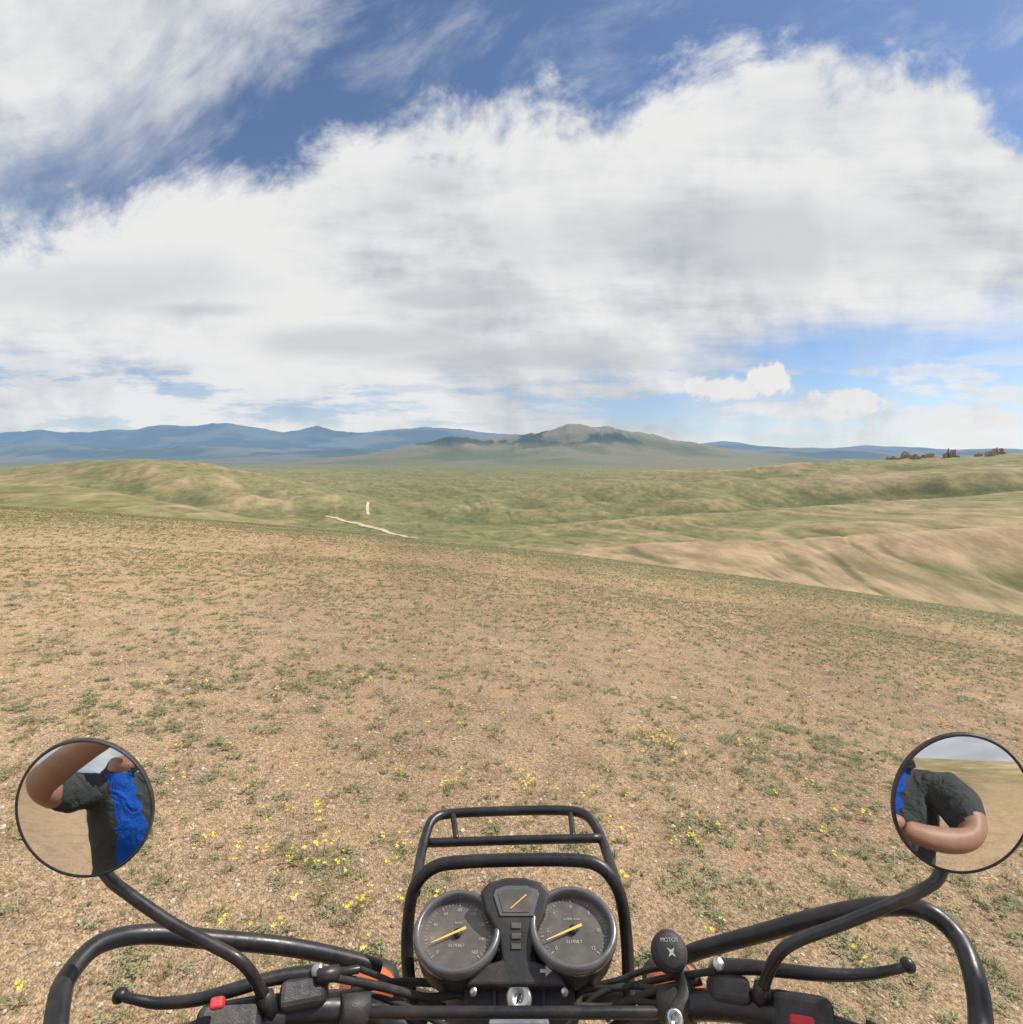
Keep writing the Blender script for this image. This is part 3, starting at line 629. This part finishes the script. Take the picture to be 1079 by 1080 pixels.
# mirrors (outline slightly oval in its own plane)
mir,nt,B=newmat("mirror_glass"); B.inputs['Base Color'].default_value=(.78,.80,.81,1); B.inputs['Metallic'].default_value=1
tcn=nd(nt,'ShaderNodeTexCoord'); nt.links.new(SS(nt,NOI(nt,tcn.outputs['Object'],60,4,.6),.4,.8,.008,.05),B.inputs['Roughness'])
def mirror(idx,px,py,D,target,rp=73,curv=.62):
    c=W(px,py,D); n=((CAM-c).normalized()+(Vector(target)-c).normalized()).normalized()
    seg_=80; rimp=[PL(px+rp*math.cos(2*math.pi*k_/seg_),py-rp*math.sin(2*math.pi*k_/seg_),c,n)-c for k_ in range(seg_)]
    cc2=sum(rimp,Vector())/seg_
    def surf(name,prof,mat):
        vs=[];fs=[]
        for f_,h in prof:
            for v in rimp: vs.append(c+cc2+(v-cc2)*f_+n*h)
        for i_ in range(len(prof)-1):
            for k_ in range(seg_):
                a=i_*seg_+k_;b=i_*seg_+(k_+1)%seg_; fs.append((a,b,b+seg_,a+seg_))
        add_obj(name,vs,fs,[mat],bike)
    R=.051
    surf("mirror_glass_%d"%idx,[(f_/14*.955+1e-5,.004-(curv-math.sqrt(curv*curv-(R*f_/14)**2))) for f_ in range(14,-1,-1)],mir)
    surf("mirror_housing_%d"%idx,[(.94,.0005),(.965,.0028),(.995,.0020),(1.005,-.003),(.96,-.010),(.7,-.020),(.3,-.025),(.001,-.026)],plas)
mirror(1,90,852,.42,(-.20,-.45,1.32),73); mirror(2,1015,847,.42,(.275,-.45,1.33),74)
T("mirror_stem_1",[(92,890,.452),(115,925,.437),(135,942,.432),(180,973,.43),(225,997,.43),(252,1012,.43),(268,1030,.435),(280,1055,.44),(290,1080,.445)],.0045)
T("mirror_stem_2",[(1005,885,.452),(992,922,.437),(978,936,.432),(940,954,.43),(885,976,.43),(842,992,.43),(822,1006,.43),(810,1028,.435),(800,1062,.445)],.0045)
lathe("mirror_nut_1",W(283,1060,.44),(W(268,1030,.435)-W(285,1070,.442)),[(.001,-.01),(.0078,-.01),(.0078,.008),(.005,.012)],blk,bike,6)
lathe("mirror_nut_2",W(803,1050,.441),(W(810,1028,.435)-W(800,1062,.445)),[(.001,-.01),(.0078,-.01),(.0078,.008),(.005,.012)],blk,bike,6)
lathe("headlight_shell",Vector((0,.54,.98)),Vector((0,1,0)),[(.0001,-.10),(.04,-.09),(.07,-.05),(.085,0),(.087,.02),(.080,.025)],plas,bike)
lathe("headlight_glass",Vector((0,.54,.98)),Vector((0,1,0)),[(.081,.022),(.05,.034),(.0001,.04)],alu,bike)
for s in (-1,1):
    tube("fork_leg_%d"%(1 if s<0 else 2),[Vector((s*.09,.42,1.02)),Vector((s*.09,.60,.62)),Vector((s*.085,.74,.24))],[.018,.018,.025],alu,bike,smoothp=False)
th=[2*math.pi*k_/48 for k_ in range(49)]
tube("front_tyre",[Vector((0,.75+.29*math.cos(a),.24+.29*math.sin(a))) for a in th],.042,rub,bike,smoothp=False,seg=16)
tube("front_rim",[Vector((0,.75+.235*math.cos(a),.24+.235*math.sin(a))) for a in th],.016,alu,bike,smoothp=False)
tube("rear_tyre",[Vector((0,-.62+.29*math.cos(a),.40+.27*math.sin(a))) for a in th],.05,rub,bike,smoothp=False,seg=16)
for k_ in range(18):
    a=k_*math.pi/9; tube("spoke_%d"%(k_+1),[Vector((0.02*(-1)**k_,.75,.24)),Vector((0,.75+.235*math.cos(a),.24+.235*math.sin(a)))],.0018,alu,bike,smoothp=False,seg=6)
tank=paint("tank_paint",(.03,.03,.035),.25,.1,.8)
tube("fuel_tank",[Vector((0,.30,.88)),Vector((0,.18,.90)),Vector((0,0,.90)),Vector((0,-.18,.86)),Vector((0,-.26,.82))],[.05,.12,.135,.10,.05],tank,bike,seg=24)
tube("seat",[Vector((0,-.22,.80)),Vector((0,-.45,.77)),Vector((0,-.8,.79)),Vector((0,-1.0,.80))],[.06,.12,.13,.06],rub,bike,seg=20)
box("engine_block",Vector((0,.0,.50)),(RX,Vector((0,1,0)),Vector((0,0,1))),(.26,.36,.34),alu,bike,.03)
tube("frame_tube",[Vector((0,.38,.95)),Vector((0,.30,.6)),Vector((0,.15,.34)),Vector((0,-.3,.36)),Vector((0,-.45,.7))],.018,blk,bike)
# ------------------------------------------------------------ rider
rider=empty("rider")
skinm,nt,B=newmat("skin"); tcn=nd(nt,'ShaderNodeTexCoord')
nt.links.new(MIX(nt,NOI(nt,tcn.outputs['Object'],25,5,.6),(.28,.14,.09,1),(.42,.23,.155,1)),B.inputs['Base Color']); B.inputs['Roughness'].default_value=.5
b_=nd(nt,'ShaderNodeBump'); b_.inputs['Distance'].default_value=.002; b_.inputs['Strength'].default_value=.5
nt.links.new(NOI(nt,tcn.outputs['Object'],60,4,.6),b_.inputs['Height']); nt.links.new(b_.outputs[0],B.inputs['Normal'])
def cloth(name,a,b):
    m,nt,B=newmat(name); tcn=nd(nt,'ShaderNodeTexCoord'); v=tcn.outputs['Object']
    nt.links.new(MIX(nt,NOI(nt,v,12,5,.6),a,b),B.inputs['Base Color']); B.inputs['Roughness'].default_value=.9; B.inputs['Specular IOR Level'].default_value=.1
    b_=nd(nt,'ShaderNodeBump'); b_.inputs['Distance'].default_value=.03; b_.inputs['Strength'].default_value=.9
    nt.links.new(NOI(nt,v,13,4,.5,1.2),b_.inputs['Height']); nt.links.new(b_.outputs[0],B.inputs['Normal']); return m
shirt=cloth("shirt_dark_grey",(.045,.05,.05,1),(.085,.09,.09,1)); trous=cloth("trousers",(.03,.03,.035,1),(.05,.05,.055,1)); boot=cloth("boots",(.02,.015,.01,1),(.03,.02,.015,1))
blue=cloth("undershirt_blue",(.012,.07,.38,1),(.02,.12,.55,1))
J={'pel':(0,-.64,.90,.16),'abd':(0,-.62,1.03,.175),'che':(0,-.57,1.20,.195),'uch':(0,-.54,1.34,.15),'nb':(0,-.52,1.455,.062),'nk':(0,-.49,1.53,.056)}
E=[('pel','abd'),('abd','che'),('che','uch'),('uch','nb'),('nb','nk')]
seg=[('pel','abd',0),('abd','che',0),('che','uch',0),('uch','nb',0),('nb','nk',1)]
arms={'l':{'cl':(-.11,-.53,1.40,.09),'sh':(-.205,-.50,1.395,.085),'ua':(-.29,-.42,1.385,.088),'el':(-.385,-.31,1.395,.054),'fa':(-.29,-.225,1.465,.048),'fb':(-.19,-.165,1.52,.037),'wr':(-.105,-.12,1.545,.027)},
'r':{'cl':(.11,-.53,1.40,.09),'sh':(.205,-.51,1.385,.090),'ua':(.28,-.47,1.30,.092),'el':(.35,-.40,1.205,.060),'fa':(.27,-.33,1.20,.050),'fb':(.18,-.27,1.215,.040),'wr':(.115,-.24,1.235,.029)}}
for s,n_ in ((-1,'l'),(1,'r')):
    for k_,v in {'hip':(.11,-.58,.86,.105),'th':(.20,-.36,.84,.085),'kn':(.27,-.14,.78,.066),'ca':(.26,-.24,.58,.058),'an':(.24,-.34,.36,.042),'to':(.25,-.20,.32,.036)}.items():
        J[k_+n_]=(s*v[0],v[1],v[2],v[3])
    for k_,v in arms[n_].items(): J[k_+n_]=v
    ch=[('uch','cl'),('cl','sh'),('sh','ua'),('ua','el'),('el','fa'),('fa','fb'),('fb','wr')]; E+=[(a if a=='uch' else a+n_,b+n_) for a,b in ch]
    seg+=[('uch','cl'+n_,0),('cl'+n_,'sh'+n_,0),('sh'+n_,'ua'+n_,0),('ua'+n_,'el'+n_,4),('el'+n_,'fa'+n_,1),('fa'+n_,'fb'+n_,1),('fb'+n_,'wr'+n_,1)]
    ch=[('pel','hip'),('hip','th'),('th','kn'),('kn','ca'),('ca','an'),('an','to')]; E+=[(a if a=='pel' else a+n_,b+n_) for a,b in ch]
    seg+=[('pel','hip'+n_,2),('hip'+n_,'th'+n_,2),('th'+n_,'kn'+n_,2),('kn'+n_,'ca'+n_,2),('ca'+n_,'an'+n_,2),('an'+n_,'to'+n_,3)]
def skinned(name,verts,rads,edges,mats,parent,sub=2,root=0):
    me=bpy.data.meshes.new(name); me.from_pydata(verts,edges,[]); me.update()
    ob=bpy.data.objects.new(name,me); scene.collection.objects.link(ob)
    md=ob.modifiers.new("skin",'SKIN'); md.use_smooth_shade=True
    for i_,sv in enumerate(me.skin_vertices[0].data): sv.radius=(rads[i_],rads[i_]); sv.use_root=(i_==root)
    ms_=ob.modifiers.new("sub",'SUBSURF'); ms_.levels=sub; ms_.render_levels=sub
    bpy.context.view_layer.update()
    dg=bpy.context.evaluated_depsgraph_get(); m2=bpy.data.meshes.new_from_object(ob.evaluated_get(dg))
    bpy.data.objects.remove(ob); m2.name=name; ob=bpy.data.objects.new(name,m2); scene.collection.objects.link(ob); ob.parent=parent
    m2.materials.clear()
    for q_ in mats: m2.materials.append(q_)
    m2.polygons.foreach_set('use_smooth',[True]*len(m2.polygons)); return ob
keys=list(J); body=skinned("body",[J[k_][:3] for k_ in keys],[J[k_][3] for k_ in keys],[(keys.index(a),keys.index(b)) for a,b in E],[shirt,skinm,trous,boot,blue],rider,3)
mi=[]
for p in body.data.polygons:
    c=p.center; best=(9,0)
    for a,b,mm in seg:
        A_=Vector(J[a][:3]);B_=Vector(J[b][:3]); t=max(0,min(1,(c-A_).dot(B_-A_)/(B_-A_).length_squared)); rr0=J[a][3]*(1-t)+J[b][3]*t
        dd=(c-A_.lerp(B_,t)).length/rr0
        if dd<best[0]: best=(dd,(0 if t<.5 else 1) if mm==4 else mm)
    mm=best[1]
    if mm==0 and -.085<c.x<.03 and c.y>-.52 and c.z<1.46: mm=4
    mi.append(mm)
body.data.polygons.foreach_set('material_index',mi)
dt=bpy.data.textures.new("folds",'CLOUDS'); dt.noise_scale=.07; dt.noise_depth=1
dm=body.modifiers.new("cloth_folds",'DISPLACE'); dm.texture=dt; dm.strength=.022; dm.mid_level=.5; dm.texture_coords='LOCAL'
vg=body.vertex_groups.new(name="cloth"); cl_v=set(); sk_v=set()
for p,m_ in zip(body.data.polygons,mi): (sk_v if m_==1 else cl_v).update(p.vertices)
vg.add(list(cl_v-sk_v),1.0,'REPLACE'); dm.vertex_group="cloth"
s=-1; n_="left"
skinned(n_+"_palm",[(s*.105,-.12,1.545),(s*.084,-.095,1.570),(s*.070,-.078,1.592)],[.026,.025,.023],[(0,1),(1,2)],[skinm],rider)
for f_ in range(4):
    z0=1.625-f_*.019; L_=(.92,1.0,.95,.8)[f_]
    ps_=[(s*.074,-.080,1.597-f_*.008),(s*.073,-.060,z0-.002),(s*(.070-.004*L_),-.038,z0),(s*(.058),-.022,z0+.001),(s*(.058-.014*L_),-.0165,z0)]
    skinned(n_+"_finger_%d"%(f_+1),ps_,[.010,.0095,.009,.0085,.007],[(0,1),(1,2),(2,3),(3,4)],[skinm],rider,2)
skinned(n_+"_thumb",[(s*.078,-.090,1.565),(s*.060,-.088,1.575),(s*.042,-.080,1.588),(s*.026,-.074,1.597)],[.012,.011,.010,.008],[(0,1),(1,2),(2,3)],[skinm],rider,2)
cam_e=empty("action_camera")
box("camera_body",Vector((0,-.045,1.60)),(RX,Vector((0,1,0)),Vector((0,0,1))),(.074,.030,.052),plas,cam_e,.005)
lathe("camera_lens",Vector((.0,-.03,1.60)),Vector((0,1,0)),[(.013,0),(.013,.008),(.010,.010),(.0001,.010)],face,cam_e)
st0=Vector((.075,-.235,1.165)); st1=Vector((0,-.048,1.578))
tube("grip_pole",[st0,st0.lerp(st1,.35),st0.lerp(st1,.38),st1],[.014,.014,.008,.007],rub,cam_e,smoothp=False)
ax=(st1-st0).normalized(); pside=(Vector(arms['r']['wr'][:3])-st0.lerp(st1,.17)); pside=(pside-ax*pside.dot(ax)).normalized(); ot=ax.cross(pside)
pc_=st0.lerp(st1,.17)
skinned("right_palm",[arms['r']['wr'][:3],tuple(pc_+pside*.045+ax*.004),tuple(pc_+pside*.030+ax*.008)],[.027,.026,.024],[(0,1),(1,2)],[skinm],rider)
for f_ in range(4):
    o_=pc_+ax*(.032-.019*f_); L_=(.9,1.0,.95,.8)[f_]
    ps_=[tuple(o_+(pside*math.cos(a)+ot*math.sin(a))*rr0) for a,rr0 in ((.2,.032),(.9,.030),(1.9*L_,.025),(2.9*L_,.023),(3.7*L_,.022))]
    skinned("right_finger_%d"%(f_+1),ps_,[.0105,.010,.0095,.0088,.0075],[(0,1),(1,2),(2,3),(3,4)],[skinm],rider,2)
skinned("right_thumb",[tuple(pc_+pside*.034+ax*.02),tuple(pc_+(pside*.5-ot*.85)*.032+ax*.040),tuple(pc_+(-pside*.4-ot*.9)*.027+ax*.052),tuple(pc_+(-pside*.9-ot*.3)*.026+ax*.056)],[.013,.0115,.010,.008],[(0,1),(1,2),(2,3)],[skinm],rider,2)
bm=bmesh.new(); bmesh.ops.create_uvsphere(bm,u_segments=48,v_segments=36,radius=1)
hc=Vector((0,-.44,1.655))
for v in bm.verts:
    q_=v.co.copy(); xx_,yy_,zz_=q_; jaw=1-.28*max(0,-zz_)**1.3
    p_=Vector((xx_*.076*jaw,yy_*.097*(1-.12*max(0,-zz_)),zz_*.118))
    if yy_>0:
        p_.y+=.022*math.exp(-(xx_/.16)**2-((zz_+.12)/.17)**2)+.006*math.exp(-(xx_/.3)**2-((zz_+.45)/.06)**2)-.006*math.exp(-((abs(xx_)-.42)/.18)**2-((zz_-.04)/.13)**2)+.008*math.exp(-(xx_/.3)**2-((zz_+.85)/.18)**2)
    v.co=p_+hc
hm=bpy.data.meshes.new("head"); bm.to_mesh(hm); bm.free(); hm.materials.append(skinm); hm.polygons.foreach_set('use_smooth',[True]*len(hm.polygons)); ho=bpy.data.objects.new("head",hm); scene.collection.objects.link(ho); ho.parent=rider
hair=cloth("hair_brown",(.03,.018,.01,1),(.06,.035,.02,1))
bm=bmesh.new(); bmesh.ops.create_uvsphere(bm,u_segments=40,v_segments=28,radius=1)
dl=[v for v in bm.verts if v.co.z<.55*max(v.co.y,-.6)+.05]; bmesh.ops.delete(bm,geom=dl,context='VERTS')
for v in bm.verts: v.co=Vector((v.co.x*.083,v.co.y*.104,v.co.z*.126))+hc
hm=bpy.data.meshes.new("hair"); bm.to_mesh(hm); bm.free(); hm.materials.append(hair); hm.polygons.foreach_set('use_smooth',[True]*len(hm.polygons)); ho=bpy.data.objects.new("hair",hm); scene.collection.objects.link(ho); ho.parent=rider
eyem=paint("eye",(.6,.58,.55),.15,0); lip=paint("lips",(.35,.12,.10),.5,0)
for s in (-1,1):
    ball("eye",hc+Vector((s*.031,.083,.005)),.011,eyem,par=rider)
    ball("iris",hc+Vector((s*.031,.0925,.005)),.0045,hair,(1,.4,1),rider)
    ball("ear",hc+Vector((s*.078,-.005,-.005)),.03,skinm,(.3,.6,1),rider)
    ball("eyebrow",hc+Vector((s*.031,.092,.026)),.014,hair,(1.1,.3,.22),rider)
ball("mouth",hc+Vector((0,.091,-.052)),.02,lip,(1.1,.3,.25),rider)
